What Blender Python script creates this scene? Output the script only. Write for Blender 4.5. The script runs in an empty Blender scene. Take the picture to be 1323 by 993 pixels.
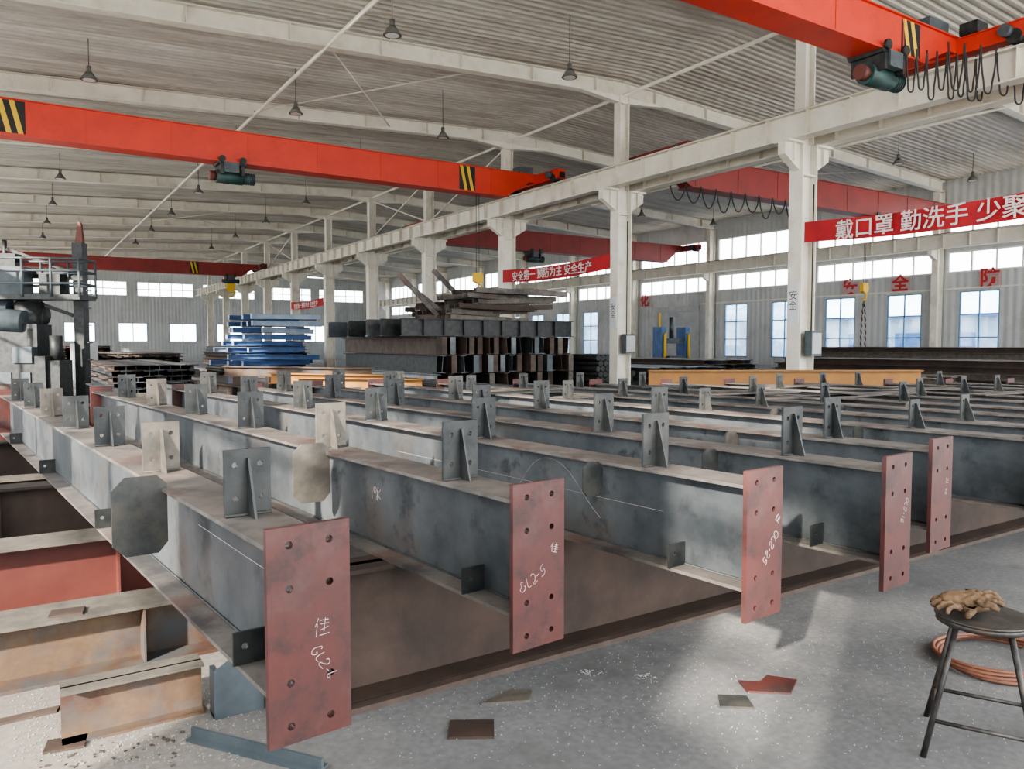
import bpy, bmesh, math, random
from mathutils import Vector, Matrix
random.seed(7)
scene=bpy.context.scene
F=994.0; YAW=33.0
V=Vector
Z=V((0,0,1)); X=V((1,0,0)); Y=V((0,1,0))
# ---------------------------------------------------------------- materials
def mat(name,c1,c2=None,scale=4.0,rough=.6,metal=0.0,bump=.0,detail=6,lo=.35,hi=.65,stretch=None,c3=None,s3=1.0,lo3=.55,hi3=.7,coords='Object',c4=None,s4=9,lo4=.55,hi4=.68):
    m=bpy.data.materials.new(name); m.use_nodes=True
    nt=m.node_tree; N=nt.nodes; L=nt.links
    b=N['Principled BSDF']; b.inputs['Roughness'].default_value=rough; b.inputs['Metallic'].default_value=metal
    b.inputs['Base Color'].default_value=(*c1,1)
    if c2 is None and bump==0: return m
    tc=N.new('ShaderNodeTexCoord'); mp=N.new('ShaderNodeMapping'); L.new(tc.outputs[coords],mp.inputs[0])
    if stretch: mp.inputs['Scale'].default_value=stretch
    nz=N.new('ShaderNodeTexNoise'); nz.inputs['Scale'].default_value=scale; nz.inputs['Detail'].default_value=detail; nz.inputs['Roughness'].default_value=.62
    L.new(mp.outputs[0],nz.inputs['Vector'])
    if c2 is not None:
        r=N.new('ShaderNodeValToRGB'); r.color_ramp.elements[0].position=lo; r.color_ramp.elements[1].position=hi
        r.color_ramp.elements[0].color=(*c1,1); r.color_ramp.elements[1].color=(*c2,1)
        L.new(nz.outputs['Fac'],r.inputs[0]); col=r.outputs[0]
        for (cc,ss,l_,h_) in ((c3,s3,lo3,hi3),(c4,s4,lo4,hi4)):
            if cc is None: continue
            n2=N.new('ShaderNodeTexNoise'); n2.inputs['Scale'].default_value=ss; n2.inputs['Detail'].default_value=8
            n2.inputs['Roughness'].default_value=.7
            L.new(mp.outputs[0],n2.inputs['Vector'])
            r2=N.new('ShaderNodeValToRGB'); r2.color_ramp.elements[0].position=l_; r2.color_ramp.elements[1].position=h_
            L.new(n2.outputs['Fac'],r2.inputs[0])
            mx=N.new('ShaderNodeMix'); mx.data_type='RGBA'
            L.new(r2.outputs[0],mx.inputs[0]); L.new(col,mx.inputs[6]); mx.inputs[7].default_value=(*cc,1)
            col=mx.outputs[2]
        L.new(col,b.inputs['Base Color'])
    if bump:
        bp=N.new('ShaderNodeBump'); bp.inputs['Strength'].default_value=bump; bp.inputs['Distance'].default_value=.02
        L.new(nz.outputs['Fac'],bp.inputs['Height']); L.new(bp.outputs[0],b.inputs['Normal'])
    return m
STEEL=mat('mill_steel',(.055,.064,.071),(.135,.146,.151),2.0,.45,.35,.08,detail=12,lo=.36,hi=.64,c3=(.14,.105,.08),s3=1.3,lo3=.55,hi3=.76,c4=(.032,.036,.039),s4=5,lo4=.54,hi4=.70)
STEELTOP=mat('dusty_steel',(.078,.072,.067),(.185,.163,.142),3,.65,.15,.1,detail=12,c3=(.045,.042,.042),s3=2.2,lo3=.48,hi3=.64,c4=(.14,.072,.053),s4=1.6,lo4=.55,hi4=.72)
DSTEEL=mat('dark_steel',(.016,.020,.021),(.046,.048,.047),8,.5,.3,.1)
RSTEEL=mat('tan_rusty_sunlit_steel',(.075,.068,.057),(.145,.127,.104),8,.65,.15,.1,c3=(.045,.042,.038),s3=3)  # tan for rust, also for sunlight painted onto cleats and bearer tops
CSTEEL=mat('cleat_steel',(.030,.034,.034),(.072,.071,.064),9,.55,.25,.1,c3=(.08,.068,.052),s3=4)
PRIMER=mat('red_primer_plate',(.098,.026,.022),(.054,.025,.023),4,.55,.1,.12,detail=12,c3=(.10,.066,.062),s3=2.2,lo3=.50,hi3=.80,c4=(.030,.018,.018),s4=8,lo4=.52,hi4=.70)
BROWN=mat('brown_rust_beam',(.027,.019,.015),(.062,.040,.030),2.5,.7,.1,.2,detail=12,c3=(.082,.054,.040),s3=1.2,lo3=.52,hi3=.8)
REDOX=mat('red_oxide_beam',(.085,.020,.015),(.12,.033,.024),3,.6,.0,.1,c3=(.06,.04,.035))
OCHRE=mat('ochre_rust',(.105,.064,.034),(.155,.11,.07),3,.7,.0,.1,detail=12,c3=(.065,.032,.021),s3=1.8,lo3=.43,hi3=.62,c4=(.065,.070,.074),s4=2.5,lo4=.48,hi4=.66)
ORANGE=mat('ochre_orange_paint',(.34,.155,.03),(.25,.115,.03),3,.6)
CREAM=mat('cream_paint',(.62,.585,.50),(.72,.69,.61),2,.5,0,0,c3=(.42,.36,.28),s3=1.2,lo3=.54,hi3=.8)
CRANE=mat('crane_orange_red',(.60,.050,.024),(.50,.04,.022),1.5,.45,c3=(.30,.035,.02),s3=2.5,lo3=.56,hi3=.85)
CRANE2=mat('crane_dull_red',(.27,.030,.024),(.20,.026,.022),1.5,.5)
BLACK=mat('black_rubber',(.015,.015,.016))
YEL=mat('safety_yellow',(.68,.43,.04))
GREEN=mat('hoist_green',(.012,.065,.058),(.03,.04,.04),6,.5)
BLUE=mat('blue_paint',(.045,.10,.25),(.08,.16,.33),3,.5)
PBLUE=mat('pale_blue_steel',(.26,.34,.45),(.40,.48,.57),3,.5)
GREYM=mat('machine_grey',(.05,.063,.072),(.085,.105,.115),4,.5,.1)
SHUT=mat('roller_shutter',(.33,.34,.34),(.42,.43,.43),2,.5)
REDB=mat('banner_red',(.42,.022,.026),(.34,.020,.025),3,.8)
WHITE=mat('white_lettering',(.66,.62,.60))
CHALK=mat('chalk',(.55,.50,.49),(.30,.22,.21),30,.9)
REDL=mat('red_lettering',(.42,.03,.03))
PIPE=mat('rusty_stock',(.052,.037,.030),(.10,.072,.058),5,.7,.1)
LEATHER=mat('glove_leather',(.17,.105,.055),(.09,.056,.033),14,.85,0,.4)
HOSE=mat('orange_hose',(.20,.08,.045),(.12,.05,.032),8,.6)
STOOLM=mat('worn_steel_stool',(.034,.032,.031),(.10,.092,.084),12,.5,.5,.15,c3=(.10,.065,.042),s3=6)
WFRAME=mat('window_frame_blue',(.12,.26,.42))
WFW=mat('window_frame_white',(.6,.62,.62))
SIGNB=mat('sign_backing',(.42,.30,.29))
LAMPM=mat('lamp_shade_grey',(.10,.10,.09))
SHAV=mat('metal_chips',(.38,.38,.37),rough=.6)
GROUND=mat('outdoor_bounce_concrete',(.52,.50,.46),(.6,.58,.54),.5,.9)  # kept pale so the ground outside bounces sunlight up to the ceiling
SAND=mat('slag_dust',(.22,.19,.15),(.29,.26,.22),20,.9,0,.4)

def wave_mat(name,c1,c2,axis,pitch,dirt,bumpd=.03):
    m=mat(name,c1,c2,.35,.6,0,0,detail=8,lo=.4,hi=.7,c3=dirt,s3=.9,lo3=.5,hi3=.8)
    nt=m.node_tree;N=nt.nodes;L=nt.links
    tc=N.new('ShaderNodeTexCoord'); w=N.new('ShaderNodeTexWave'); w.wave_type='BANDS'; w.bands_direction=axis
    w.inputs['Scale'].default_value=1.0/pitch*.314; w.inputs['Distortion'].default_value=0
    L.new(tc.outputs['Object'],w.inputs['Vector'])
    bp=N.new('ShaderNodeBump'); bp.inputs['Strength'].default_value=.7; bp.inputs['Distance'].default_value=bumpd
    L.new(w.outputs['Fac'],bp.inputs['Height']); L.new(bp.outputs[0],N['Principled BSDF'].inputs['Normal'])
    return m
WALLM=wave_mat('wall_panel',(.48,.49,.48),(.40,.41,.41),'Y',.3,(.32,.31,.29))
WALLB=wave_mat('wall_panel_back',(.50,.52,.52),(.42,.44,.44),'X',.3,(.34,.34,.32))
ROOFM=mat('roof_sheet',(.60,.58,.53),(.46,.44,.40),.5,.6,0,0,detail=8,stretch=(.3,3.0,1),c3=(.25,.205,.16),s3=.6,lo3=.46,hi3=.76,c4=(.33,.30,.26),s4=3.5,lo4=.50,hi4=.72)
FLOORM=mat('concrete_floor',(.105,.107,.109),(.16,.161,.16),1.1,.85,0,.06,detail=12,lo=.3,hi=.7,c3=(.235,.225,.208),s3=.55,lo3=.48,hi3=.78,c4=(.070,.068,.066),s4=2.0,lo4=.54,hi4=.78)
def speckle(m):
    nt=m.node_tree;N=nt.nodes;L=nt.links
    b=N['Principled BSDF']; src=b.inputs['Base Color'].links[0].from_socket
    tc=N.new('ShaderNodeTexCoord')
    sep=N.new('ShaderNodeSeparateXYZ'); L.new(tc.outputs['Object'],sep.inputs[0])
    mr=N.new('ShaderNodeMapRange'); mr.inputs[1].default_value=1.3; mr.inputs[2].default_value=.2; mr.inputs[3].default_value=0; mr.inputs[4].default_value=.7
    L.new(sep.outputs[0],mr.inputs[0])
    md=N.new('ShaderNodeMix'); md.data_type='RGBA'; L.new(mr.outputs[0],md.inputs[0]); L.new(src,md.inputs[6]); md.inputs[7].default_value=(.24,.21,.175,1)
    n=N.new('ShaderNodeTexNoise'); n.inputs['Scale'].default_value=32; n.inputs['Detail'].default_value=8
    L.new(tc.outputs['Object'],n.inputs['Vector'])
    r=N.new('ShaderNodeValToRGB'); r.color_ramp.elements[0].position=.36; r.color_ramp.elements[1].position=.72
    r.color_ramp.elements[0].color=(.86,.86,.86,1); r.color_ramp.elements[1].color=(1.18,1.18,1.18,1)
    L.new(n.outputs['Fac'],r.inputs[0])
    mx=N.new('ShaderNodeMix'); mx.data_type='RGBA'; mx.blend_type='MULTIPLY'; mx.inputs[0].default_value=1
    L.new(md.outputs[2],mx.inputs[6]); L.new(r.outputs[0],mx.inputs[7]); L.new(mx.outputs[2],b.inputs['Base Color'])
speckle(FLOORM)
GLASS=bpy.data.materials.new('window_glass'); GLASS.use_nodes=True
nt=GLASS.node_tree; nt.nodes.remove(nt.nodes['Principled BSDF'])
t=nt.nodes.new('ShaderNodeBsdfTransparent'); t.inputs[0].default_value=(.88,.95,1,1); g=nt.nodes.new('ShaderNodeBsdfGlossy'); g.inputs['Roughness'].default_value=.05
mxs=nt.nodes.new('ShaderNodeMixShader'); mxs.inputs[0].default_value=.07
nt.links.new(t.outputs[0],mxs.inputs[1]); nt.links.new(g.outputs[0],mxs.inputs[2]); nt.links.new(mxs.outputs[0],nt.nodes['Material Output'].inputs[0])

# ---------------------------------------------------------------- mesh builder
class MB:
    def __init__(s): s.bm=bmesh.new(); s.mats=[]
    def mi(s,m):
        if m not in s.mats: s.mats.append(m)
        return s.mats.index(m)
    def poly(s,vs,m):
        f=s.bm.faces.new([s.bm.verts.new(v) for v in vs]); f.material_index=s.mi(m); return f
    def hexa(s,P,m):
        i=s.mi(m); v=[s.bm.verts.new(p) for p in P]
        for q in ((0,3,2,1),(4,5,6,7),(0,1,5,4),(1,2,6,5),(2,3,7,6),(3,0,4,7)):
            f=s.bm.faces.new([v[k] for k in q]); f.material_index=i
    def box(s,a,b,m):
        x0,y0,z0=a;x1,y1,z1=b
        s.hexa([V((x0,y0,z0)),V((x1,y0,z0)),V((x1,y1,z0)),V((x0,y1,z0)),V((x0,y0,z1)),V((x1,y0,z1)),V((x1,y1,z1)),V((x0,y1,z1))],m)
    def seg(s,p0,p1,w,h,m,up=Z,off=(0,0)):
        p0=V(p0);p1=V(p1);d=(p1-p0).normalized(); side=d.cross(up).normalized(); u=side.cross(d).normalized()
        o=side*off[0]+u*off[1]
        a=side*w/2;b=u*h/2
        s.hexa([p0+o-a-b,p0+o+a-b,p1+o+a-b,p1+o-a-b,p0+o-a+b,p0+o+a+b,p1+o+a+b,p1+o-a+b],m)
    def ibeam(s,p0,p1,h,bw,tw,tf,m,up=Z,mtop=None):
        s.seg(p0,p1,bw,tf,mtop or m,up,(0,h/2-tf/2)); s.seg(p0,p1,bw,tf,m,up,(0,-h/2+tf/2)); s.seg(p0,p1,tw,h-2*tf,m,up)
    def cyl(s,p0,p1,r,m,n=12,r2=None):
        p0=V(p0);p1=V(p1);r2=r if r2 is None else r2
        d=(p1-p0).normalized(); a=d.orthogonal().normalized(); b=d.cross(a); i=s.mi(m)
        A=[];B=[]
        for k in range(n):
            t=2*math.pi*k/n; o=a*math.cos(t)+b*math.sin(t)
            A.append(s.bm.verts.new(p0+o*r)); B.append(s.bm.verts.new(p1+o*r2))
        for k in range(n):
            f=s.bm.faces.new([A[k],A[(k+1)%n],B[(k+1)%n],B[k]]); f.material_index=i; f.smooth=True
        f=s.bm.faces.new(A[::-1]); f.material_index=i; f=s.bm.faces.new(B); f.material_index=i
    def prism(s,pts,ext,m):
        ext=V(ext); i=s.mi(m); A=[s.bm.verts.new(V(p)) for p in pts]; B=[s.bm.verts.new(V(p)+ext) for p in pts]; n=len(pts)
        for k in range(n):
            f=s.bm.faces.new([A[k],A[(k+1)%n],B[(k+1)%n],B[k]]); f.material_index=i
        f=s.bm.faces.new(A[::-1]); f.material_index=i; f=s.bm.faces.new(B); f.material_index=i
    def holeplate(s,xs,zs,xh,zh,r,y0,y1,m):
        i=s.mi(m)
        xc=[xs[0]]+[(xh[k]+xh[k+1])/2 for k in range(len(xh)-1)]+[xs[1]]
        zh=sorted(zh); zc=[zs[0]]+[(zh[k]+zh[k+1])/2 for k in range(len(zh)-1)]+[zs[1]]
        for a,cx in enumerate(xh):
            for b,cz in enumerate(zh):
                X0,X1,Z0,Z1=xc[a],xc[a+1],zc[b],zc[b+1]
                ang=[2*math.pi*k/12+.13 for k in range(12)]+[math.atan2(zz-cz,xx-cx)%(2*math.pi) for xx in(X0,X1) for zz in (Z0,Z1)]
                ang.sort(); I=[];O=[]
                for t in ang:
                    c,sn=math.cos(t),math.sin(t)
                    tx=((X1-cx)/c if c>1e-9 else (X0-cx)/c if c<-1e-9 else 1e9); tz=((Z1-cz)/sn if sn>1e-9 else (Z0-cz)/sn if sn<-1e-9 else 1e9)
                    q=min(tx,tz); I.append((cx+r*c,cz+r*sn)); O.append((cx+q*c,cz+q*sn))
                n=len(ang)
                for k in range(n):
                    j=(k+1)%n
                    for yy,rev in ((y0,0),(y1,1)):
                        vs=[V((I[k][0],yy,I[k][1])),V((O[k][0],yy,O[k][1])),V((O[j][0],yy,O[j][1])),V((I[j][0],yy,I[j][1]))]
                        f=s.bm.faces.new([s.bm.verts.new(v) for v in (vs[::-1] if rev else vs)]); f.material_index=i
                    s.poly([V((I[k][0],y0,I[k][1])),V((I[j][0],y0,I[j][1])),V((I[j][0],y1,I[j][1])),V((I[k][0],y1,I[k][1]))],m)
        a,b=xs;c,d=zs
        s.poly([V((a,y0,c)),V((b,y0,c)),V((b,y1,c)),V((a,y1,c))],m); s.poly([V((a,y0,d)),V((a,y1,d)),V((b,y1,d)),V((b,y0,d))],m)
        s.poly([V((a,y0,c)),V((a,y1,c)),V((a,y1,d)),V((a,y0,d))],m); s.poly([V((b,y0,c)),V((b,y0,d)),V((b,y1,d)),V((b,y1,c))],m)
    def obj(s,name,loc=(0,0,0),rz=0,parent=None,normals=True):
        me=bpy.data.meshes.new(name)
        if normals: bmesh.ops.recalc_face_normals(s.bm,faces=s.bm.faces)
        s.bm.to_mesh(me); s.bm.free()
        for m in s.mats: me.materials.append(m)
        o=bpy.data.objects.new(name,me); scene.collection.objects.link(o); o.location=loc; o.rotation_euler=(0,0,rz)
        if parent: o.parent=parent
        return o
def cable(name,pts,r,m,parent=None,smooth=True,M=None):
    c=bpy.data.curves.new(name,'CURVE'); c.dimensions='3D'; c.bevel_depth=r; c.bevel_resolution=2; c.resolution_u=8
    for P in (pts if isinstance(pts[0][0],(list,tuple,Vector)) else [pts]):
        sp=c.splines.new('BEZIER' if smooth else 'POLY')
        if smooth:
            sp.bezier_points.add(len(P)-1)
            for k,p in enumerate(P):
                q=sp.bezier_points[k]; q.co=p; q.handle_left_type=q.handle_right_type='AUTO'
        else:
            sp.points.add(len(P)-1)
            for k,p in enumerate(P): sp.points[k].co=(*p,1)
    c.materials.append(m); o=bpy.data.objects.new(name,c); scene.collection.objects.link(o)
    if parent: o.parent=parent
    if M is not None: o.matrix_local=M
    return o
def text(name,body,size,m,M,parent=None,extr=.0015,align='CENTER',off=0):
    c=bpy.data.curves.new(name,'FONT'); c.body=body; c.size=size; c.extrude=extr; c.align_x=align; c.align_y='CENTER'; c.offset=off
    c.materials.append(m); o=bpy.data.objects.new(name,c); scene.collection.objects.link(o)
    if parent: o.parent=parent
    o.matrix_local=M
    return o
def frame(x,y,z,loc):
    M=Matrix.Identity(4)
    for i,a in enumerate((x,y,z)):
        for j in range(3): M[j][i]=a[j]
    for j in range(3): M[j][3]=loc[j]
    return M
GL={'G':([(.6,.85),(.35,1),(.08,.75),(0,.35),(.2,0),(.5,.1),(.6,.45),(.35,.45)],),
 'L':([(.15,1),(.05,.5),(0,.05),(.5,0)],),
 '2':([(.0,.8),(.25,1),(.5,.8),(.3,.4),(0,.02),(.55,.05)],),
 '-':([(0,.45),(.35,.5)],),
 '5':([(.55,1),(.12,.95),(.05,.55),(.4,.6),(.5,.25),(.25,0),(0,.1)],),
 '1':([(.2,1),(.1,0)],),'9':([(.5,.8),(.2,1),(.02,.75),(.2,.5),(.5,.75),(.4,0)],),'K':([(.05,1),(0,0)],[(.5,1),(.03,.45),(.5,0)]),
 '6':([(.45,1),(.1,.5),(.05,.15),(.3,0),(.45,.25),(.1,.4)],),
 'J':([(.3,1.1),(.0,.55)],[(.18,.8),(.16,-.05)],[(.45,.9),(.95,.93)],[(.4,.62),(1.05,.66)],[(.45,.33),(1.0,.36)],[(.35,0),(1.1,.04)],[(.7,1.15),(.68,.0)])}
def scrawl(word,size,M,parent,r=.0010):
    P=[];x=0
    for ch in word:
        if ch==' ': x+=.5; continue
        w=0
        for st in GL[ch]:
            P.append([((x+p[0]+random.gauss(0,.06))*size,(p[1]+random.gauss(0,.06))*size,0) for p in st]); w=max(w,max(p[0] for p in st))
        x+=w+random.uniform(.15,.35)
    return cable('chalk_mark',P,r,CHALK,parent,True,M)
c33,s33=math.cos(math.radians(YAW)),math.sin(math.radians(YAW))
def cam2w(r,d): return (r*c33+d*s33, -r*s33+d*c33)

# ---------------------------------------------------------------- building
XL,XC,XR=-2.4,14.6,31.6; YB=76.8; YF=-4.0
ROOF=8.95; SL=.05
def rz(x): return ROOF-SL*abs(x-XC)
FR=[-1.2+6*k for k in range(0,13)]
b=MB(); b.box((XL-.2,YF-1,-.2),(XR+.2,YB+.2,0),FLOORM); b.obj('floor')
b=MB(); b.box((-60,-60,-.3),(100,140,-.2),GROUND); 
for q in ((-60,-60,XL-.2,140),(XR+.2,-60,100,140),(XL-.2,-60,XR+.2,YF-1),(XL-.2,YB+.2,XR+.2,140)): b.box((q[0],q[1],-.2),(q[2],q[3],-.03),GROUND)
b.obj('outdoor_bounce_ground')  # ground outside, added as a pale reflector to brighten the ceiling
b=MB(); prof=[]
y=YF-1
while y<YB:
    prof+= [(y,0),(y+.08,0),(y+.11,.05),(y+.19,.05)]; y+=.22
for (xa,xb) in ((XL-.4,XC),(XC,XR+.4)):
    i=b.mi(ROOFM); A=[b.bm.verts.new((xa,p[0],rz(xa)+p[1])) for p in prof]; B=[b.bm.verts.new((xb,p[0],rz(xb)+p[1])) for p in prof]
    for k in range(len(prof)-1):
        f=b.bm.faces.new([A[k],A[k+1],B[k+1],B[k]]); f.material_index=i
b.obj('ceiling',normals=False)
RZB=5.90
for y in FR[0:]:
    b=MB()
    b.ibeam((XC,y,.02),(XC,y,RZB),.50,.34,.02,.03,CREAM,up=X)
    b.ibeam((XC,y,RZB),(XC,y,8.5),.34,.26,.02,.025,CREAM,up=X)
    b.box((XC-.35,y-.28,0),(XC+.35,y+.28,.03),CREAM)
    for sx in (-1,1):
        b.prism([(XC+sx*.25,y-.09,RZB-.6),(XC+sx*.25,y-.09,RZB-.01),(XC+sx*.75,y-.09,RZB-.01),(XC+sx*.75,y-.09,RZB-.3)],(0,.18,0),CREAM)
        b.box((XC+sx*.5-.26,y-.2,RZB-.05),(XC+sx*.5+.26,y+.2,RZB-.002),CREAM)
        b.box((XC+sx*.5-.01,y-.15,RZB-.43),(XC+sx*.5+.01,y+.15,RZB-.05),CREAM)
    b.box((XC-.24,y-.16,5.2),(XC+.24,y+.16,5.23),CREAM)
    b.obj('steel_column')
for y in FR:
    for xx,sg in ((XL+.3,1),(XR-.3,-1)):
        b=MB(); b.ibeam((xx,y,.02),(xx,y,rz(xx)-.5),.4,.26,.02,.02,CREAM,up=X)
        b.box((xx-.25,y-.2,0),(xx+.25,y+.2,.03),CREAM)
        b.prism([(xx+sg*.2,y-.08,4.9),(xx+sg*.2,y-.08,5.3),(xx+sg*.6,y-.08,5.3),(xx+sg*.6,y-.08,5.1)],(0,.16,0),CREAM)
        b.obj('wall_column')
for y in FR:
    b=MB()
    for (xa,xb) in ((XL+.1,XC),(XC,XR-.1)):
        b.ibeam((xa,y,rz(xa)-.24),(xb,y,rz(xb)-.24),.40,.26,.012,.02,CREAM)
        x=xa+1.2
        while x<xb:
            b.seg((x,y,rz(x)-.43),(x,y,rz(x)-.05),.012,.22,CREAM,up=Y); x+=2.1
    b.prism([(XC-1.6,y-.1,rz(XC-1.6)-.43),(XC,y-.1,8.3),(XC+1.6,y-.1,rz(XC-1.6)-.43),(XC,y-.1,8.6)],(0,.2,0),CREAM)
    b.obj('roof_rafter')
for xx,rr in ((6.0,.045),(XC,.05),(23.2,.045)):
    b=MB(); b.cyl((xx,YF,rz(xx)-.42),(xx,YB,rz(xx)-.42),rr,CREAM,8); b.obj('roof_tie_bar')
b=MB()
for k in range(1,11,1):
    y=FR[k]
    if k in (4,5,8): 
        b.cyl((XC,y,8.4),(XC,y+6,6.6),.03,CREAM,6); b.cyl((XC,y+6,8.4),(XC,y,6.6),.03,CREAM,6)
    for xx in (6.0,23.2):
        if k in (3,7):
            b.cyl((xx,y,rz(xx)-.3),(xx+4.2,y+6,rz(xx+4.2)-.3),.018,CREAM,6); b.cyl((xx+4.2,y,rz(xx+4.2)-.3),(xx,y+6,rz(xx)-.3),.018,CREAM,6)
b.obj('roof_cross_bracing')
def runway(x,zb,y0,y1,name='crane_runway_girder'):
    b=MB(); b.ibeam((x,y0,zb+.275),(x,y1,zb+.275),.55,.32,.014,.025,CREAM)
    y=y0+.3
    while y<y1:
        b.box((x-.14,y-.006,zb+.025),(x+.14,y+.006,zb+.525),CREAM); y+=1.0
    b.box((x-.03,y0,zb+.55),(x+.03,y1,zb+.60),PIPE)
    return b.obj(name)
runway(XC-.5,RZB,YF,YB-3); runway(XC+.5,RZB,YF,YB-3); runway(XR-.75,5.32,YF,YB-3); runway(XL+.75,5.32,YF,YB-3)

def wall(name,axis,pos,th,u0,u1,zt,ops,m):
    b=MB(); us=sorted(set([u0,u1]+[v for o in ops for v in (o[0],o[1])])); zs=sorted(set([0,zt]+[v for o in ops for v in (o[2],o[3])]))
    for i in range(len(us)-1):
        run=None
        for j in range(len(zs)-1):
            uc=(us[i]+us[i+1])/2; zc=(zs[j]+zs[j+1])/2
            solid=not any(o[0]<uc<o[1] and o[2]<zc<o[3] for o in ops)
            if solid and run is None: run=zs[j]
            if (not solid or j==len(zs)-2) and run is not None:
                top=zs[j+1] if solid else zs[j]
                if axis=='X': b.box((pos,us[i],run),(pos+th,us[i+1],top),m)
                else: b.box((us[i],pos,run),(us[i+1],pos+th,top),m)
                run=None
    return b.obj(name)
wn=[0]
def window(axis,pos,o,nu,nz,m,glass=False,t=.05,dep=.08):
    wn[0]+=1
    b=MB(); u0,u1,z0,z1=o[:4]
    def bx(a0,a1,c0,c1,d=dep,mm=m):
        if axis=='X': b.box((pos-d/2,a0,c0),(pos+d/2,a1,c1),mm)
        else: b.box((a0,pos-d/2,c0),(a1,pos+d/2,c1),mm)
    bx(u0,u1,z0,z0+t);bx(u0,u1,z1-t,z1);bx(u0,u0+t,z0+t,z1-t);bx(u1-t,u1,z0+t,z1-t)
    for k in range(1,nu):
        u=u0+(u1-u0)*k/nu; bx(u-t/2,u+t/2,z0+t,z1-t,dep*.8)
    for k in range(1,nz):
        zz=z0+(z1-z0)*k/nz; bx(u0+t,u1-t,zz-t/2,zz+t/2,dep*.7)
    if glass: bx(u0+t,u1-t,z0+t,z1-t,.006,GLASS)
    b.obj('window_%d'%wn[0])
low=[];band=[];cler=[]
for y in FR[:-1]:
    band.append((y+.25,y+5.75,4.40,5.25)); cler.append((y+.25,y+5.75,5.95,7.15))
for y in FR:
    for dy in (-1.5,1.5):
        c=y+dy
        if c<YF+1 or c>YB-1: continue
        if 28.9<c<34: continue
        low.append((c-.75,c+.75,.92,3.66))
door=(29.9,33.0,0,3.4)
wall('wall_right','X',XR,.12,YF,YB,8.2,low+band+cler+[door],WALLM)
for o in low: window('X',XR+.04,o,2,3,WFRAME,o[0]>8)
for o in band+cler: window('X',XR+.04,o,6,1,WFW,False,.06)
b=MB(); 
for k in range(34): b.box((XR+.02+.02*(k%2),door[0]+.01,k*.1),(XR+.07+.02*(k%2),door[1]-.01,k*.1+.1),SHUT)
b.obj('door_1')
b=MB()
b.box((XR-.08,door[0]-.1,3.4),(XR-.005,door[1]+.1,3.7),SHUT)
b.box((XR-.05,door[0]-.12,0),(XR-.005,door[0],3.4),SHUT); b.box((XR-.05,door[1],0),(XR-.005,door[1]+.12,3.4),SHUT); b.obj('trim_2')
lw=[(-1.7,-.4,2.5,3.9),(1.5,4.5,.95,3.9)]  # unseen openings, sized and placed to aim sun patches at floor and beams
for y in FR:
    for dy in (-1.5,1.5):
        c=y+dy
        if c<5 or c>YB-1: continue
        lw.append((c-1.1,c+1.1,.95,3.9))
lb=[(a,b_,4.4,5.25) for a,b_,_,_ in band]; lc=[(a,b_,5.95,7.15) for a,b_,_,_ in cler]
wall('wall_left','X',XL-.12,.12,YF,YB,8.2,lw+lb+lc,WALLM)
for o in lw: window('X',XL-.06,o,2,3,WFRAME)
for o in lb+lc: window('X',XL-.06,o,4,1,WFW,False,.06)
bo=[]
x=XL+.8
while x<XR-3.5:
    bo.append((x,x+4.8,5.9,7.2)); x+=5.6
lo_=[]
x=XL+2
while x<XR-3:
    lo_.append((x,x+2.4,1.8,3.5)); x+=4.2
wall('wall_back','Y',YB,.12,XL,XR,8.3,bo+lo_,WALLB)
for o in bo: window('Y',YB+.04,o,5,2,WFW,False,.07)
for o in lo_: window('Y',YB+.04,o,2,1,WFRAME,False,.07)
b=MB(); b.box((XR-.06,YF,3.74),(XR-.005,29.7,3.80),CREAM); b.obj('trim_1')
b=MB(); b.box((XR-.06,YF,.0),(XR-.005,door[0]-.15,.55),SHUT); b.box((XR-.06,door[1]+.15,0),(XR-.005,YB,.55),SHUT); b.obj('baseboard_right')
b=MB(); b.box((41,-10,0),(48,30,3.0),PBLUE); b.box((40.7,-10.3,3.0),(48.3,30.3,3.15),BLUE)
for k in range(14): b.box((40.95,-8+k*2.8,.9),(41.0,-6.6+k*2.8,2.2),BLUE)
b.box((41,34,0),(48,75,4.4),PBLUE); b.obj('blue_outbuilding',(0,0,-.03))

# ---------------------------------------------------------------- cranes
def hoist(b,x,y,zb,s=1.0):
    b.box((x-.35*s,y-.3,zb-.10),(x+.35*s,y+.3,zb-.04),DSTEEL)
    for dx in (-.25,.25):
        for dy in (-.32,.32): b.cyl((x+dx*s,y+dy-.03,zb+.02),(x+dx*s,y+dy+.03,zb+.02),.08,DSTEEL,10)
        b.box((x+dx*s-.03,y-.3,zb-.35),(x+dx*s+.03,y+.3,zb-.08),DSTEEL)
    b.cyl((x-.35*s,y,zb-.36),(x+.3*s,y,zb-.36),.17*s,GREEN,16)
    b.cyl((x+.3*s,y,zb-.36),(x+.6*s,y,zb-.36),.13*s,GREYM,14)
    for k in range(5): b.cyl((x+(.33+.06*k)*s,y,zb-.36),(x+(.345+.06*k)*s,y,zb-.36),.15*s,GREEN,14)
    b.cyl((x-.5*s,y,zb-.36),(x-.35*s,y,zb-.36),.12*s,REDOX,12)
    b.box((x-.2*s,y-.34,zb-.3),(x+.15*s,y-.2,zb-.05),GREYM)
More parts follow.
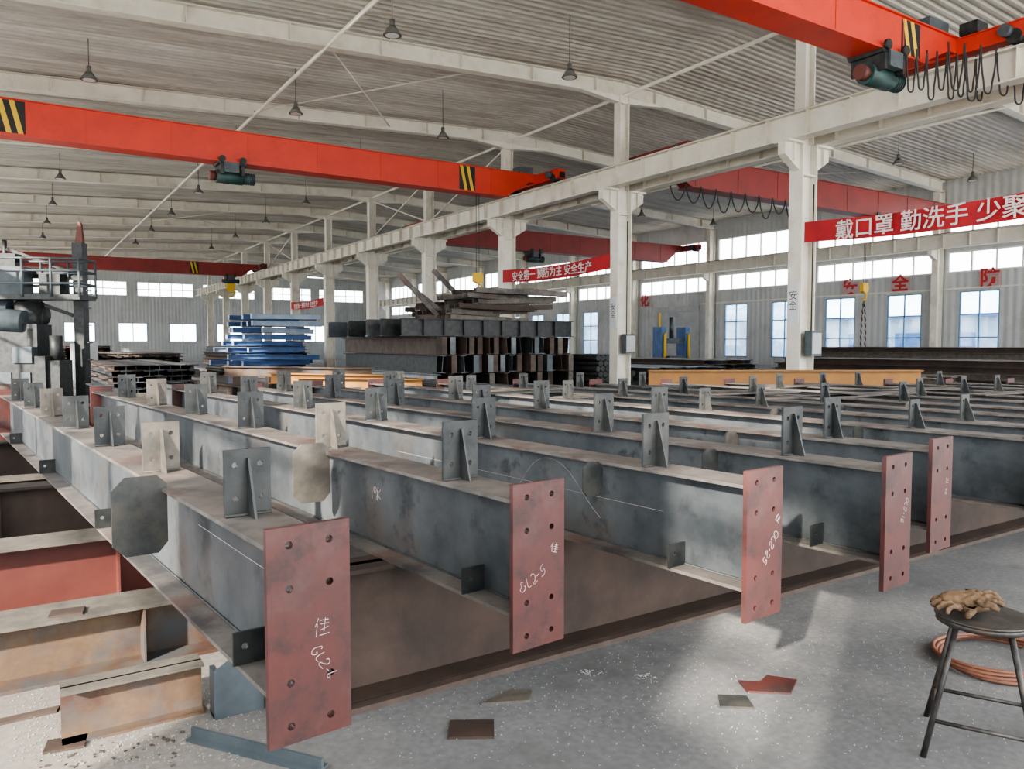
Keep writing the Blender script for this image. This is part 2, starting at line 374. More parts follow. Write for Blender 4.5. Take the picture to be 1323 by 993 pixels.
def crane(Yc,x0,x1,zb,zt,m,stripes=(),hx=None,endlen=2.8,name='overhead_bridge_crane'):
    b=MB(); w=.42
    P=[(x0,zt-.24),(x0+.5,zt-.24),(x0+1.3,zb),(x1-1.3,zb),(x1-.5,zt-.24),(x1,zt-.24),(x1,zt),(x0,zt)]
    b.prism([(p[0],Yc-w/2,p[1]) for p in P],(0,w,0),m)
    b.box((x0,Yc-w/2-.05,zt),(x1,Yc+w/2+.05,zt+.02),m)
    b.box((x0+1.3,Yc-w/2-.06,zb-.035),(x1-1.3,Yc+w/2+.06,zb),m)
    x=x0+1.5
    while x<x1-1.3:
        b.box((x-.01,Yc-w/2-.012,zb),(x+.01,Yc-w/2,zt),m); x+=1.8
    for xe in (x0+.12,x1-.12):
        b.box((xe-.14,Yc-endlen/2,zt-.28),(xe+.14,Yc+endlen/2,zt-.02),m)
        b.box((xe-.17,Yc-endlen/2,zt-.02),(xe+.17,Yc+endlen/2,zt),m)
        for dy in (-endlen/2+.25,endlen/2-.25):
            b.cyl((xe-.17,Yc+dy,zt-.25),(xe+.17,Yc+dy,zt-.25),.12,DSTEEL,16)
            b.cyl((xe-.3,Yc+dy+.1,zt-.15),(xe-.14,Yc+dy+.1,zt-.15),.10,GREYM,12)
        for dy in (-endlen/2-.06,endlen/2): b.box((xe-.08,Yc+dy,zt-.25),(xe+.08,Yc+dy+.06,zt-.1),BLACK)
    for sx in stripes:
        b.box((sx-.30,Yc-w/2-.006,zb+.02),(sx+.24,Yc-w/2-.002,zt-.02),BLACK)
        for k in (-.28,-.06):
            b.prism([(sx+k+.16,Yc-w/2-.008,zb+.02),(sx+k+.26,Yc-w/2-.008,zb+.02),(sx+k+.10,Yc-w/2-.008,zt-.02),(sx+k+.0,Yc-w/2-.008,zt-.02)],(0,-.003,0),YEL)
    if hx is not None: hoist(b,hx,Yc,zb)
    return b.obj(name)
def hook(b,x,y,ztop,z,m=YEL,s=1.0):
    for dx in (-.05,.05): b.cyl((x+dx,y,ztop),(x+dx,y,z+.25),.008,BLACK,5)
    b.box((x-.13*s,y-.06,z+.05),(x+.13*s,y+.06,z+.28*s),m); b.cyl((x,y-.08,z+.17),(x,y+.08,z+.17),.13*s,m,14)
    pts=[V((x+math.sin(t)*.11*s,y,z-.09*s-math.cos(t)*-.11*s)) for t in [k*.5 for k in range(0,9)]]
    b.cyl((x,y,z+.06),(x,y,z+.02),.03,m,8)
    for p,q in zip(pts,pts[1:]): b.cyl(p,q,.025*s,m,8)
ZT=RZB+.60+.37
c1=crane(20.4,-1.75,14.25,ZT-.74,ZT,CRANE,(.15,11.55),4.75)
c2=crane(7.5,-1.75,14.25,ZT-.60,ZT,CRANE,(12.6,),12.0)
c3=crane(16.0,15.0,30.9,6.05,ZT,CRANE2,(),25.6)
c4=crane(30.5,15.0,30.9,6.0,ZT,CRANE2,(),21)
c5=crane(53,-1.75,14.25,6.1,ZT,CRANE2,(10,),12.2)
b=MB(); hook(b,25.1,16.0,5.6,3.35,s=1.25); 
for k in range(22):
    z=3.1-k*.115; 
    for side in (-1,1):
        x=25.1+side*(.03+.10*math.sin(k/22*math.pi)); 
        b.seg((x-.02*(k%2),16-.02*((k+1)%2),z),(x+.02*(k%2),16+.02*((k+1)%2),z-.12),.018,.045 if k%2 else .018,PIPE,up=Y)
b.obj('crane_hook_block',parent=c3)
b=MB(); hook(b,12.25,53,5.9,5.1,s=2.0); b.obj('crane_hook_block',parent=c5)
def loops(p0,p1,n,sag,r,parent,name,m=BLACK):
    P=[];p0=V(p0);p1=V(p1)
    for k in range(n):
        a=p0.lerp(p1,k/n); c=p0.lerp(p1,(k+1)/n); s=sag*(.8+.4*random.random())
        P.append([a,a.lerp(c,.2)-Z*s*.7,a.lerp(c,.5)-Z*s,a.lerp(c,.8)-Z*s*.7,c])
    return cable(name,P,r,m,parent)
loops((12.3,7.2,6.35),(14.2,6.9,6.5),8,.75,.014,c2,'festoon_cable')
loops((13.0,6.9,6.5),(14.9,6.3,6.55),6,.95,.014,c2,'festoon_cable')
b=MB(); b.box((13.15,7.3,ZT+.02),(13.75,7.7,ZT+.22),GREYM); b.box((13.9,6.9,ZT),(14.25,7.2,ZT+.2),DSTEEL); b.obj('drive_unit',parent=c2)
loops((15.4,15.7,6.05),(21,15.7,6.05),9,.55,.018,c3,'festoon_cable')
b=MB(); b.box((13.4,20.2,ZT+.02),(13.9,20.6,ZT+.22),GREYM); b.obj('drive_unit',parent=c1)

def lamp(x,y,z):
    b=MB(); top=rz(x)-.02
    b.cyl((x,y,top),(x,y,z+.26),.010,LAMPM,6); b.cyl((x,y,z+.14),(x,y,z+.28),.05,LAMPM,10)
    b.cyl((x,y,z),(x,y,z+.16),.17,LAMPM,18,.06); b.cyl((x,y,z-.02),(x,y,z),.175,LAMPM,18)
    b.cyl((x,y,z-.025),(x,y,z-.02),.13,WHITE,18)
    b.obj('high_bay_lamp')
for y in (13.7,19.6,25.7,31.7,37.7,43.7,49.7):
    for x in (1.6,6.2,10.4): 
        if (x,y)==(1.6,13.7): continue
        lamp(x,y,7.4)
for y in (14.1,26,38):
    for x in (19.4,23.8,28.4): lamp(x,y,7.3)

def banner(y0,y1,z0,z1,txt,size,name='red_banner'):
    b=MB(); x=XC-.3; n=12; i=b.mi(REDB)
    for k in range(n):
        ya=y0+(y1-y0)*k/n; yb=y0+(y1-y0)*(k+1)/n; 
        f=lambda yy: -.10*math.sin((yy-y0)/(y1-y0)*math.pi)
        g=lambda yy: .03*math.sin(yy*3.1)
        b.hexa([V((x+g(ya),ya,z0+f(ya))),V((x+g(ya)+.01,ya,z0+f(ya))),V((x+g(yb)+.01,yb,z0+f(yb))),V((x+g(yb),yb,z0+f(yb))),
                V((x+g(ya),ya,z1+f(ya))),V((x+g(ya)+.01,ya,z1+f(ya))),V((x+g(yb)+.01,yb,z1+f(yb))),V((x+g(yb),yb,z1+f(yb)))],REDB)
    o=b.obj(name)
    text('banner_text',txt,size,WHITE,frame(-Y,Z,-X,(x-.05,(y0+y1)/2,(z0+z1)/2-.10)),o,.003,off=.003)
    return o
banner(4.95,10.55,3.74,4.17,'戴口罩 勤洗手 少聚集',.42)
banner(16.95,22.65,3.70,4.12,'安全第一 预防为主 安全生产',.34)
banner(40.95,46.65,3.70,4.12,'安全第一 预防为主 安全生产',.34)
for ch,yy in (('防',14.9),('全',18.45),('安',20.75),('化',34.1),('强',35.9)):
    b=MB(); b.box((XR-.09,yy-.42,3.82),(XR-.062,yy+.42,4.36),SIGNB); o=b.obj('wall_sign')
    text('sign_character',ch,.74,REDL,frame(-Y,Z,-X,(XR-.10,yy,4.09)),o,.004,off=.02)

# ---------------------------------------------------------------- foreground beams
PT,PB=1.06,.46; FT=1.00; FB=.575
BR=math.radians(5.0)
def cleat(b,y,m,ribm,h=.24,w=.165):
    b.holeplate((-w/2,w/2),(FT,FT+h),(-w*.27,w*.27),(FT+h*.27,FT+h*.77),.010,y,y+.012,m)
    b.prism([(-.004,y,FT),(-.004,y-.07,FT),(-.004,y-.06,FT+.03),(-.004,y-.012,FT+h*.86),(-.004,y,FT+h*.86)],(.008,0,0),ribm)
    b.cyl((-w/2,y-.004,FT+.004),(w/2,y-.004,FT+.004),.006,CSTEEL,6)
def fab_beam(x0,y0,L,marks=None,seed=0,gus=1.0,off=.48,sp=1.25,ch=.24,gh=1.0):
    rnd=random.Random(seed); b=MB()
    b.box((-.10,0,FT-.014),(.10,L,FT),STEELTOP); b.box((-.10,0,FB),(.10,L,FB+.014),STEELTOP); b.box((-.005,0,FB+.014),(.005,L,FT-.014),STEEL)
    b.holeplate((-.12,.12),(PB,PT),(-.058,.058),(PT-.05,PT-.17,PT-.43,PT-.55),.011,-.02,0,PRIMER)
    b.box((-.12,L,PB),(.12,L+.02,PT),PRIMER)
    for z in (FB+.016,FT-.016): b.cyl((-.008,.01,z),(-.008,L-.01,z),.006,DSTEEL,6)
    b.cyl((-.008,.006,FB+.02),(-.008,.006,FT-.02),.006,RSTEEL,6); b.cyl((-.1,.004,FT+.003),(.1,.004,FT+.003),.006,RSTEEL,6)
    y=off;k=0
    while y<L-.2:
        cm=rnd.choice((DSTEEL,CSTEEL,DSTEEL,CSTEEL)) if seed>3 else (DSTEEL,RSTEEL,DSTEEL,DSTEEL,RSTEEL,DSTEEL,CSTEEL,DSTEEL)[k%8]  # near beams: tan cleats have sunlight put into their colour
        cleat(b,y,cm,cm,ch,ch*.7)
        if k%2==0:
            yy=y-.18; b.holeplate((-.115,-.012),(FB+.014,FB+.115),(-.08,),(FB+.07,),.01,yy,yy+.01,DSTEEL)
        y+=sp;k+=1
    gy=gus; c=.045*gh
    a0,a1,z0,z1=-.095-.18*gh,-.095,FT+.05-.30*gh,FT+.05
    if gh<1: z1=FT+.0; z0=FT-.16
    b.prism([(a0+c,gy,z0),(a1-.02,gy,z0),(a1+.015,gy,z0+.04),(a1+.015,gy,z1-.035),(a1-.02,gy,z1),(a0+c,gy,z1),(a0,gy,z1-c),(a0,gy,z0+c)],(0,.012,0),CSTEEL if seed%2==0 else RSTEEL)
    o=b.obj('fabricated_steel_beam',(x0,y0,0),BR)
    for s,sz,dx,z,rot in (marks or ()):
        a=math.radians(rot); xx=V((math.cos(a),0,math.sin(a))); zz=V((-math.sin(a),0,math.cos(a)))
        scrawl(s,sz,frame(xx,zz,-Y,(dx,-.0205,z)),o)
    return o
b1=fab_beam(.667,2.07,8.0,[('J',.042,.012,.745,0),('GL2-6',.030,.0,.705,-62)],2,1.14,.46,1.09,.215)
b2=fab_beam(1.57,2.26,8.0,[('J',.032,.05,.80,-20),('GL2-5',.036,-.08,.67,25)],3,1.56,.48,1.23)
b3=fab_beam(2.49,2.01,8.3,[('J',.026,.07,.85,-45),('GL2-25',.032,.07,.80,-128)],4,.81,.55,1.33,gh=.6)
b4=fab_beam(3.31,1.94,8.2,[('GL2-15',.028,.07,.86,-115)],6,.9,.51,1.33,gh=.6)
b5=fab_beam(4.11,2.17,8.0,[('2L-95',.026,.05,.84,-100)],5,1.2,.6,1.33,gh=.6)
scrawl('19K',.06,frame(-Y,Z,-X,(-.0065,1.25,.80)),b2,.0016)
cable('chalk_mark',[[(-.0065,.5,.80),(-.0065,2.9,.81)],[(-.0065,.9,.70),(-.0065,1.3,.95),(-.0065,1.6,.72)]],.0008,CHALK,b3)
cable('chalk_mark',[[(-.0065,.3,.86),(-.0065,1.0,.87)]],.0009,CHALK,b1)
for k,x in enumerate((5.05,5.85,6.7,7.5,8.4,9.2,10.0,10.9,11.7,12.5)):
    ye=min(10.2,13.4-.64*x)
    fab_beam(x,2.0+random.uniform(-.15,.2),ye-2.0,None,seed=10+k,off=.31+random.uniform(0,.6),gus=random.choice((1.0,1.4,2.2)),sp=1.7,gh=.6,ch=.19)
for k in range(12):
    x=random.uniform(4.8,9.5); y=random.uniform(4.0,min(9.5,12.4-.64*x)); 
    b=MB(); w=random.uniform(.2,.4); l=random.uniform(.9,1.4); b.box((-l/2,-w/2,FT+.001),(l/2,w/2,FT+.012),random.choice((STEELTOP,DSTEEL,RSTEEL)))
    b.obj('loose_steel_plate',(x,y,0),random.uniform(-.25,.1))

def bearer(x0,x1,y,h,bw,m,mt=None,z0=0,name='support_beam',rz_=0):  # tan top flange, where given, has sunlight painted into its colour
    b=MB(); b.ibeam((x0,0,z0+h/2),(x1,0,z0+h/2),h,bw,.012,.018,m,mtop=mt)
    x=x0+.3
    while x<x1: 
        b.box((x-.005,-bw/2+.01,z0+.018),(x+.005,bw/2-.01,z0+h-.018),m); x+=2.2
    return b.obj(name,(0,y,0),rz_)
b=MB(); b.box((.88,3.2,0),(13.2,3.24,.575),BROWN); b.box((.88,3.12,.555),(13.2,3.32,.575),BROWN); b.box((.88,3.08,0),(13.2,3.32,.02),BROWN); b.obj('support_beam')
bearer(-.4,13,6.3,.575,.22,BROWN)
bearer(-.6,7,9.3,.575,.22,BROWN)
bearer(-2.0,1.35,5.2,.42,.3,REDOX,RSTEEL)
bearer(-2.0,1.5,4.15,.30,.28,OCHRE,RSTEEL)
bearer(-2.2,1.2,4.68,.14,.22,PIPE,RSTEEL)
b=MB(); b.box((.12,3.42,0),(.64,3.432,.21),OCHRE); b.box((.12,3.36,.20),(.64,3.50,.21),RSTEEL); b.box((.12,3.36,0),(.64,3.50,.01),OCHRE); b.obj('ochre_steel_offcut')
b=MB(); b.prism([(.66,3.27,0),(.86,3.27,0),(.86,3.27,.24),(.80,3.27,.28),(.66,3.27,.20)],(0,.015,0),GREYM); b.box((.66,3.285,0),(.68,3.36,.20),GREYM); b.box((.66,3.285,0),(.86,3.36,.012),GREYM); b.obj('steel_bracket_offcut')
bearer(-2.2,.9,7.4,.36,.3,BROWN,RSTEEL)
bearer(-2.2,.7,8.6,.3,.3,BROWN,RSTEEL)
b=MB(); b.box((.9,3.0,0),(13.2,3.05,.025),PIPE); b.obj('floor_edge_strip')
def fplate(x,y,pts,m,rot=0,h=.010,name='steel_offcut_plate',z=0):
    b=MB(); b.prism([(p[0],p[1],0.0) for p in pts],(0,0,h),m); b.obj(name,(x,y,z),rot)
def at(px,py,z=0):
    d=F*(1.55-z)/(py-445); return cam2w((px-661.5)*d/F,d)
fplate(*at(608,955),[(-.09,-.07),(.09,-.07),(.09,.07),(-.09,.07)],BROWN,-.55)
fplate(*at(998,895),[(-.12,-.05),(.06,-.10),(.16,.02),(.05,.09),(-.02,.03),(-.11,.06)],PRIMER,-.4)
fplate(*at(955,917),[(-.08,-.05),(.06,-.07),(.07,.04),(-.05,.06)],CSTEEL,-.5)
fplate(*at(658,911),[(-.12,-.07),(.09,-.04),(.1,.06),(.01,.07)],RSTEEL,-.6)
fplate(*at(77,797,.3),[(-.07,-.05),(.07,-.05),(.07,.05),(-.07,.04)],BROWN,-.2,z=.3)
fplate(*at(70,975),[(-.07,-.05),(.07,-.05),(.07,.05),(-.07,.05)],BROWN,-.2)
fplate(*at(20,935),[(-.12,-.03),(.1,-.05),(.12,.0),(-.1,.02)],PIPE,.1)
xa,ya=at(238,965); xb,yb=at(410,1010)
b=MB(); b.seg((xa,ya,.005),(xb,yb,.005),.07,.01,GREYM); b.seg((xa,ya,.028),(xb,yb,.028),.012,.036,GREYM); b.obj('steel_flat_bar')
b=MB()
for k in range(240):
    px,py=random.uniform(-20,230),random.gauss(970,30)
    if py<925 or py>1015: continue
    x,y=at(px,py); r=random.uniform(.002,.007); 
    if y>3.3: continue
    a=random.uniform(0,6.3); l=r*random.uniform(1,4); b.seg((x,y,r*.5),(x+math.cos(a)*l,y+math.sin(a)*l,r*.5),r*1.4,r,random.choice((SAND,SAND,PIPE,RSTEEL)))
b.obj('slag_debris')
b=MB(); i=b.mi(SHAV)
for k in range(3200):
    if random.random()<.65: px,py=random.uniform(450,1323),random.gauss(860,80)
    else: px,py=random.uniform(0,330),random.uniform(890,1000)
    if py<700 or py>1010: continue
    x,y=at(px,py); x+=random.gauss(0,.03)
    if y>2.98 and x>.85: continue
    r=random.uniform(.0015,.0040); a=random.uniform(0,6.3); dx,dy=math.cos(a)*r*1.8,math.sin(a)*r*1.8
    v=[b.bm.verts.new(q) for q in ((x-dx,y-dy,.001),(x+dy*.4,y-dx*.4,.003+r*.3),(x+dx,y+dy,.001),(x-dy*.4,y+dx*.4,.004))]
    f=b.bm.faces.new(v); f.material_index=i
for cx,cy in ((835,885),(700,850),(760,880),(900,775)):
    x0,y0=at(cx,cy)
    for k in range(20):
        a=random.uniform(0,6.3); l=random.uniform(.008,.025); x=x0+random.gauss(0,.022); y=y0+random.gauss(0,.018)
        b.seg((x,y,.003+random.random()*.008),(x+math.cos(a)*l,y+math.sin(a)*l,.003+random.random()*.014),.0012,.002,SHAV)
b.obj('metal_shavings')

# ---------------------------------------------------------------- stool with gloves
sx,sy=cam2w(1.80,2.89)
b=MB(); SH=.52
b.cyl((0,0,SH-.008),(0,0,SH),.165,STOOLM,28); b.cyl((0,0,SH-.03),(0,0,SH-.008),.160,STOOLM,28)
ft=[];mid=[]
for k in range(4):
    a=math.radians(162+90*k); t=V((math.cos(a)*.12,math.sin(a)*.12,SH-.02)); f=V((math.cos(a)*.26,math.sin(a)*.26,0))
    b.cyl(f,t,.011,STOOLM,10); ft.append(f); mid.append(f.lerp(t,.27))
for k in range(4): b.cyl(mid[k],mid[(k+1)%4],.008,STOOLM,8)
b.obj('round_work_stool',(sx,sy,0),0)
def glove(name,loc,rot,rx,curl):
    me=bpy.data.meshes.new(name); bm=bmesh.new(); sk=bm.verts.layers.skin.verify()
    def ch(start,pts,rs):
        pv=start
        for p,r in zip(pts,rs):
            v=bm.verts.new(p); v[sk].radius=r
            if pv is not None: bm.edges.new((pv,v))
            pv=v
        return pv
    w=bm.verts.new((-.11,0,.012)); w[sk].radius=(.045,.02); w[sk].use_root=True
    p1=ch(w,[(-.05,0,.018),(.0,0,.024)],[(.038,.02),(.043,.022)])
    for j,(yy,l) in enumerate(((.038,.065),(.013,.082),(-.013,.078),(-.038,.06))):
        a=bm.verts.new((.03,yy,.024)); a[sk].radius=(.012,.013); bm.edges.new((p1,a))
        ch(a,[(.03+l*.5,yy*1.35,.024+curl*.5),(.03+l,yy*1.6+.004*j,.012+curl*.1)],[(.0105,.012),(.009,.010)])
    ch(p1,[(-.005,.06,.016),(.03,.088,.012)],[(.014,.014),(.011,.012)])
    bm.to_mesh(me); bm.free(); me.materials.append(LEATHER)
    o=bpy.data.objects.new(name,me); scene.collection.objects.link(o)
    o.modifiers.new('skin','SKIN').use_smooth_shade=True; s=o.modifiers.new('sub','SUBSURF'); s.levels=3; s.render_levels=3
    tex=bpy.data.textures.new('wrinkle','CLOUDS'); tex.noise_scale=.022
    d=o.modifiers.new('disp','DISPLACE'); d.texture=tex; d.strength=.015
    o.location=loc; o.rotation_euler=(rx,0,rot)
    return o
glove('leather_work_glove',(sx-.07,sy+.05,SH+.014),math.radians(150),0,.03)
glove('leather_work_glove',(sx-.05,sy+.02,SH+.045),math.radians(-60),.2,.02)
P=[]
hx,hy=at(1300,862)
for k in range(60):
    t=k*.42; r=.24+.02*math.sin(k*.9)+.03*(k%15)/15
    P.append((hx+math.cos(t)*r*1.1,hy+math.sin(t)*r,.014+.011*(k//15)))
P.append((hx+.9,hy-.2,.014)); cable('gas_hose_coil',P,.009,HOSE)

# ---------------------------------------------------------------- central stack of I-beams
root=bpy.data.objects.new('stacked_i_beams',None); scene.collection.objects.link(root)
def nb(b,p0,p1,h,w,m,st=None):
    b.ibeam(p0,p1,h,w,.012,.02,m)
    p0=V(p0);p1=V(p1);L=(p1-p0).length;d=(p1-p0).normalized()
    if st:
        n=int(L/st)
        for k in range(1,n):
            c=p0+d*(k*st); b.seg(c-d*.006,c+d*.006,w-.01,h-.05,m)
b=MB()
for t,zc in enumerate((.54,1.03,1.52)):
    n=17
    for k in range(n):
        x=9.3+k*.27+random.uniform(-.02,.02)
        if t==0 and k%2: continue
        ye=17.9+random.uniform(-.12,.25)
        tilt=random.uniform(-.10,.10)
        m=random.choice((PIPE,BROWN,DSTEEL,STEEL))
        b.ibeam((x,ye,zc),(x,24.0+random.uniform(-.3,.6),zc),.47,.2,.014,.022,m,up=V((tilt,0,1)))
        if random.random()<.75: b.seg((x,ye-.02,zc-.235),(x,ye-.02,zc+.235),.16,.02,random.choice((PIPE,RSTEEL,STEEL,BROWN,GREYM,PIPE)),up=Y)
for k in range(5): b.box((9.0,18.2+k*1.35,.0),(14.0,18.5+k*1.35,.30),BROWN)
b.obj('lower_tiers',parent=root)
b=MB()
for k in range(7):
    y=18.1+k*.75
    nb(b,(8.3+random.uniform(-.3,.3),y,2.0),(13.95+random.uniform(-.2,.1),y,2.0),.46,.2,random.choice((STEEL,GREYM,DSTEEL)),.6)
b.obj('upper_tier',parent=root)
b=MB()
for k in range(40):
    lay=k//7; y=18.3+(k%7)*.45+random.uniform(-.2,.2); x0=9.9+lay*.22+random.uniform(-.5,.5); L=random.uniform(1.6,3.0)
    z=2.30+lay*.15; a=random.uniform(-.35,.35); p0=V((x0,y,z)); p1=p0+V((L*math.cos(a),L*math.sin(a),random.uniform(-.08,.12)))
    m=random.choice((PIPE,RSTEEL,STEELTOP,BROWN))
    b.seg(p0,p1,.26,.02,m,off=(0,-.06)); b.seg(p0,p1,.02,.13,m,off=(.12,0)); b.seg(p0,p1,.02,.13,m,off=(-.12,0))
for p0,p1 in (((9.9,19.0,2.35),(9.0,19.6,3.5)),((10.2,19.4,2.5),(9.4,20.0,3.3)),((11.2,20.0,2.9),(10.6,20.6,3.75))):
    b.seg(p0,p1,.22,.02,STEELTOP,off=(0,-.05)); b.seg(p0,p1,.02,.12,STEELTOP,off=(.1,0)); b.seg(p0,p1,.02,.12,STEELTOP,off=(-.1,0))
b.obj('channel_pile',parent=root)
b=MB(); hook(b,12.0,20.4,6.1,3.4,s=1.2); b.obj('crane_hook_block',parent=c1)

root=bpy.data.objects.new('blue_painted_steel_stack',None); scene.collection.objects.link(root)
b=MB()
for lay in range(8):
    for k in range(5):
        z=.85+lay*.25; y=29.3+k*.6+random.uniform(-.1,.1); x0=7.0+random.uniform(-.5,.5)+(.08*lay); x1=9.6+random.uniform(-.6,.6)
        b.ibeam((x0,y,z),(x1,y+random.uniform(-.4,.4),z+random.uniform(-.05,.05)),.18,.2,.015,.02,BLUE if random.random()<.65 else PBLUE)
        b.seg((x0-.01,y,z-.09),(x0-.01,y,z+.09),.02,.2,PBLUE,up=Y)
for x in (7.3,8.8): b.box((x,29,0),(x+.3,32.3,.72),BLUE)
b.obj('beams',parent=root)

def rel_beam(px0,px1,d0,d1,zc,h,m,name,legs=True,w=.2):
    a=cam2w((px0-661.5)*d0/F,d0); c=cam2w((px1-661.5)*d1/F,d1)
    b=MB(); b.ibeam((a[0],a[1],zc),(c[0],c[1],zc),h,w,.014,.02,m)
    if legs:
        A=V((a[0],a[1],0));C=V((c[0],c[1],0))
        for t in (.12,.5,.88):
            p=A.lerp(C,t); b.box((p.x-.1,p.y-.1,0),(p.x+.1,p.y+.1,zc-h/2),PIPE); b.box((p.x-.18,p.y-.18,0),(p.x+.18,p.y+.18,.03),PIPE)
    b.obj(name)
rel_beam(838,1190,13.6,13.6,.95,.30,ORANGE,'orange_steel_beam')
rel_beam(350,520,14.5,13.5,.92,.2,ORANGE,'yellow_steel_beam')
rel_beam(335,480,15.2,14.3,1.02,.2,OCHRE,'yellow_steel_beam')
rel_beam(385,545,13.2,12.6,.90,.18,ORANGE,'yellow_steel_beam')
rel_beam(290,420,16.5,15.8,.98,.22,OCHRE,'yellow_steel_beam')
for k in range(9):
    b=MB(); x=-.5+k*1.0; y=11.3+random.uniform(-.3,.6); L=random.uniform(4.5,6)
    nb(b,(0,0,.62),(0,L,.62),.4,.2,random.choice((STEEL,DSTEEL,BROWN)),1.2)
    b.box((-.12,-.02,.36),(.12,0,.88),random.choice((PIPE,DSTEEL,RSTEEL)))
    for yy in (.5,L-.5): b.box((-.2,yy-.1,0),(.2,yy+.1,.42),PIPE)
    b.obj('steel_beam_on_blocks',(x,y,0),math.radians(3))
def pile(x0,x1,y0,y1,zt,m,name,n=6):
    b=MB(); h=.16; z=.15
    while z+h<zt:
        for k in range(n):
            x=x0+(x1-x0)*(k+.5)/n; b.ibeam((x,y0+random.uniform(-.4,.4),z+h/2),(x,y1+random.uniform(-.4,.4),z+h/2),h,min(.3,(x1-x0)/n*.9),.012,.02,random.choice(m))
        z+=h+.005
    for t in (.15,.5,.85):
        yy=y0+(y1-y0)*t; b.box((x0,yy-.1,0),(x1,yy+.1,.15),BROWN)
    b.obj(name)
pile(20.5,23,6,16,1.15,(PIPE,BROWN,RSTEEL),'steel_stock_pile',7)
pile(24.0,28,8,18,1.6,(PIPE,BROWN,RSTEEL),'steel_stock_pile',9)
pile(17,20,18,25,.9,(DSTEEL,STEEL,GREYM),'steel_stock_pile',8)
pile(15.8,18.5,27,33,1.3,(DSTEEL,PIPE),'steel_stock_pile',8)
pile(21.5,24.5,20,26,1.0,(RSTEEL,PIPE,STEEL),'steel_stock_pile',8)
pile(17,19.5,9.5,15.5,.85,(RSTEEL,OCHRE,PIPE),'steel_stock_pile',7)
pile(3,7,40,50,1.3,(RSTEEL,PIPE,BROWN),'steel_stock_pile',9)
pile(1,6,60,70,1.6,(RSTEEL,REDOX,BROWN),'steel_stock_pile',9)
pile(9,12.5,38,46,1.6,(DSTEEL,PIPE,BROWN),'steel_stock_pile',8)
pile(2.2,4.6,24,33,1.0,(DSTEEL,PIPE,STEEL),'steel_stock_pile',8)
b=MB()
for r in range(7):
    for k in range(9-r//2): b.cyl((15.2+k*.19+(r%2)*.1,18.5,.12+r*.17),(15.2+k*.19+(r%2)*.1,25,.12+r*.17),.092,DSTEEL,12)
b.obj('steel_pipe_bundle')
b=MB(); mx,my=27.2,27.5
for dx in (-.8,.8):
    b.box((mx+dx-.15,my-.3,0),(mx+dx+.15,my+.3,2.4),BLUE); b.cyl((mx+dx,my-.38,.8),(mx+dx,my-.38,2.1),.07,YEL,10)
b.box((mx-1.2,my-.6,0),(mx+1.2,my+.6,.45),BLUE); b.box((mx-.9,my-.2,1.6),(mx+.9,my+.2,1.85),GREYM); b.cyl((mx,my,1.85),(mx,my,2.9),.12,GREYM,12)
b.box((mx-.5,my-.4,.45),(mx+.5,my+.4,1.0),GREYM); b.cyl((mx-.8,my,2.4),(mx-.8,my,3.1),.05,YEL,8); b.obj('blue_straightening_machine')
for y in (10.8,16.8):
    b=MB(); b.box((XC-.1,y-.36,1.3),(XC+.25,y-.18,1.85),GREYM); b.box((XC-.08,y-.37,1.35),(XC+.23,y-.36,1.8),SHUT); b.cyl((XC,y-.27,1.85),(XC,y-.27,5.0),.015,BLACK,6); b.obj('electrical_box')
    b=MB(); b.box((XC-.275,y-.14,2.0),(XC-.255,y+.14,2.9),WFW); o=b.obj('column_notice')
    text('notice_text','安\n全',.22,DSTEEL,frame(-Y,Z,-X,(XC-.277,y,2.5)),o,.001)

# ---------------------------------------------------------------- welding gantry at left
root=bpy.data.objects.new('submerged_arc_welding_gantry',None); scene.collection.objects.link(root)
gx,gy=cam2w((107-661.5)*18/F,18); root.location=(gx,gy,0); root.rotation_euler=(0,0,-math.radians(28))
b=MB()
b.box((-.11,-.14,0),(.11,.14,3.9),DSTEEL); b.box((-.45,-.45,0),(.45,.45,.35),DSTEEL)
b.prism([(-.08,-.05,3.9),(.1,-.05,3.9),(.06,-.05,4.35),(.0,-.05,4.4)],(0,.1,0),REDOX)
b.box((-3.2,-.12,3.08),(-.1,.12,3.26),DSTEEL)
b.box((-2.0,-.95,2.55),(.4,-.15,2.66),DSTEEL)
for x in (-2.0,-1.4,-.8,-.2,.4):
    b.cyl((x,-.95,2.6),(x,-.95,3.45),.028,GREYM,8); b.cyl((x,-.15,2.6),(x,-.15,3.45),.028,GREYM,8)
for z in (2.9,3.18,3.45):
    b.cyl((-2.0,-.95,z),(.4,-.95,z),.026,GREYM,8); b.cyl((-2.0,-.15,z),(.4,-.15,z),.026,GREYM,8); b.cyl((.4,-.95,z),(.4,-.15,z),.026,GREYM,8)
b.box((-1.75,-.12,0),(-1.55,.12,3.2),DSTEEL); b.box((-.7,-.45,2.66),(-.25,-.1,3.15),DSTEEL); b.box((-1.75,-.5,2.66),(-1.0,-.1,3.3),GREYM); b.box((-1.55,-.45,3.3),(-1.2,-.15,3.6),DSTEEL)
b.cyl((-1.2,-.1,2.25),(-1.2,.35,2.25),.36,DSTEEL,20); b.cyl((-1.2,-.15,2.25),(-1.2,-.1,2.25),.12,PIPE,12)
b.cyl((-.9,-.5,1.75),(-.9,-.5,2.5),.22,DSTEEL,16,.3); b.cyl((-.9,-.5,1.2),(-.9,-.5,1.75),.07,DSTEEL,12,.22)
b.seg((-1.6,0,3.75),(-.1,0,3.2),.07,.07,DSTEEL); b.cyl((-1.65,0,3.3),(-1.65,0,3.95),.05,DSTEEL,8); b.seg((-.1,0,2.2),(-1.0,-.5,2.6),.06,.08,DSTEEL)
for k in range(8): b.cyl((.18,-.1,.4+k*.4),(.18,.1,.4+k*.4),.015,GREYM,6)
b.obj('gantry_frame',parent=root)
b=MB()
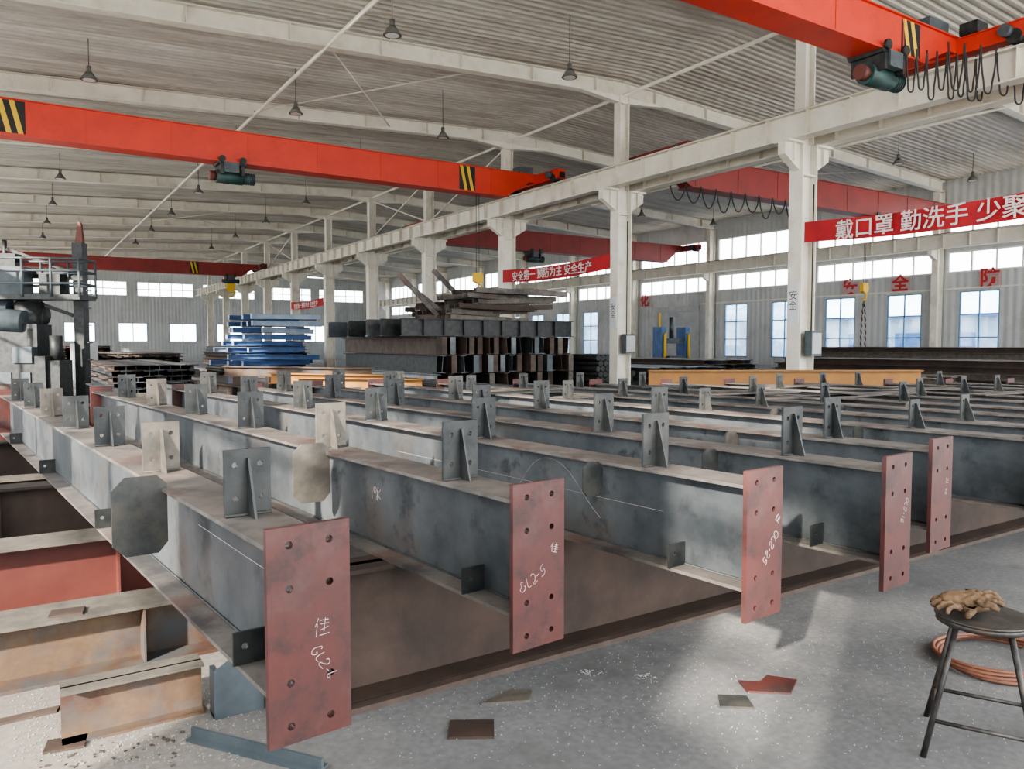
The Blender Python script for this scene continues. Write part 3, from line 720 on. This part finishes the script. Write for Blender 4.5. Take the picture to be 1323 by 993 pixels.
b.box((-2.6,-1.2,0),(-.25,-.3,1.3),DSTEEL); b.box((-2.4,-1.0,1.3),(-.5,-.35,2.0),DSTEEL); b.cyl((-2.5,-.9,2.15),(-.8,-.9,2.05),.26,GREYM,18); b.cyl((-2.6,-.5,2.4),(-1.3,-.5,2.35),.2,GREYM,18)
b.cyl((-.65,-.9,1.1),(-.65,-.9,1.9),.12,DSTEEL,12); b.box((-.4,-1.1,0),(.0,-.5,1.2),DSTEEL); b.cyl((-.2,-.8,1.2),(-.2,-.8,1.75),.13,DSTEEL,14)
b.cyl((-2.8,-1.25,.6),(-.4,-1.25,.6),.1,PIPE,10); b.box((-.9,-1.25,1.15),(-.5,-.9,1.5),GREYM)
for k in range(5): b.box((-2.4+k*.4,-1.23,.3),(-2.15+k*.4,-1.2,.95),GREYM)
b.obj('machine_body',parent=root)
b=MB(); 
for k in range(5): b.box((2.2,35+k*1.0,0),(2.9,35.8+k*1.0,1.6),SHUT); 
b.obj('control_cabinets')

# ---------------------------------------------------------------- light
w=bpy.data.worlds.new('world'); scene.world=w; w.use_nodes=True
bg=w.node_tree.nodes['Background']; bg.inputs[0].default_value=(.95,.975,1,1); bg.inputs[1].default_value=4.6
sd=bpy.data.lights.new('sun','SUN'); sd.energy=11; sd.angle=math.radians(1.5); sd.color=(1,.91,.80)
so=bpy.data.objects.new('sun',sd); scene.collection.objects.link(so)
el=math.radians(25); az=V((.86,.51,0)).normalized(); dirv=az*math.cos(el)-Z*math.sin(el)
so.rotation_euler=dirv.to_track_quat('-Z','Y').to_euler(); so.location=(-20,-15,15)
cd=bpy.data.cameras.new('camera'); cam=bpy.data.objects.new('camera',cd); scene.collection.objects.link(cam); scene.camera=cam
cd.sensor_width=36; cd.lens=F/1323*36; cd.clip_start=.05; cd.clip_end=400
cam.location=(0,0,1.55); cam.rotation_euler=(math.radians(90)-math.atan(51.5/F),0,-math.radians(YAW))
scene.view_settings.view_transform='AgX'
try: scene.view_settings.look='AgX - Medium High Contrast'
except Exception as e: print(e)
scene.view_settings.exposure=0.7
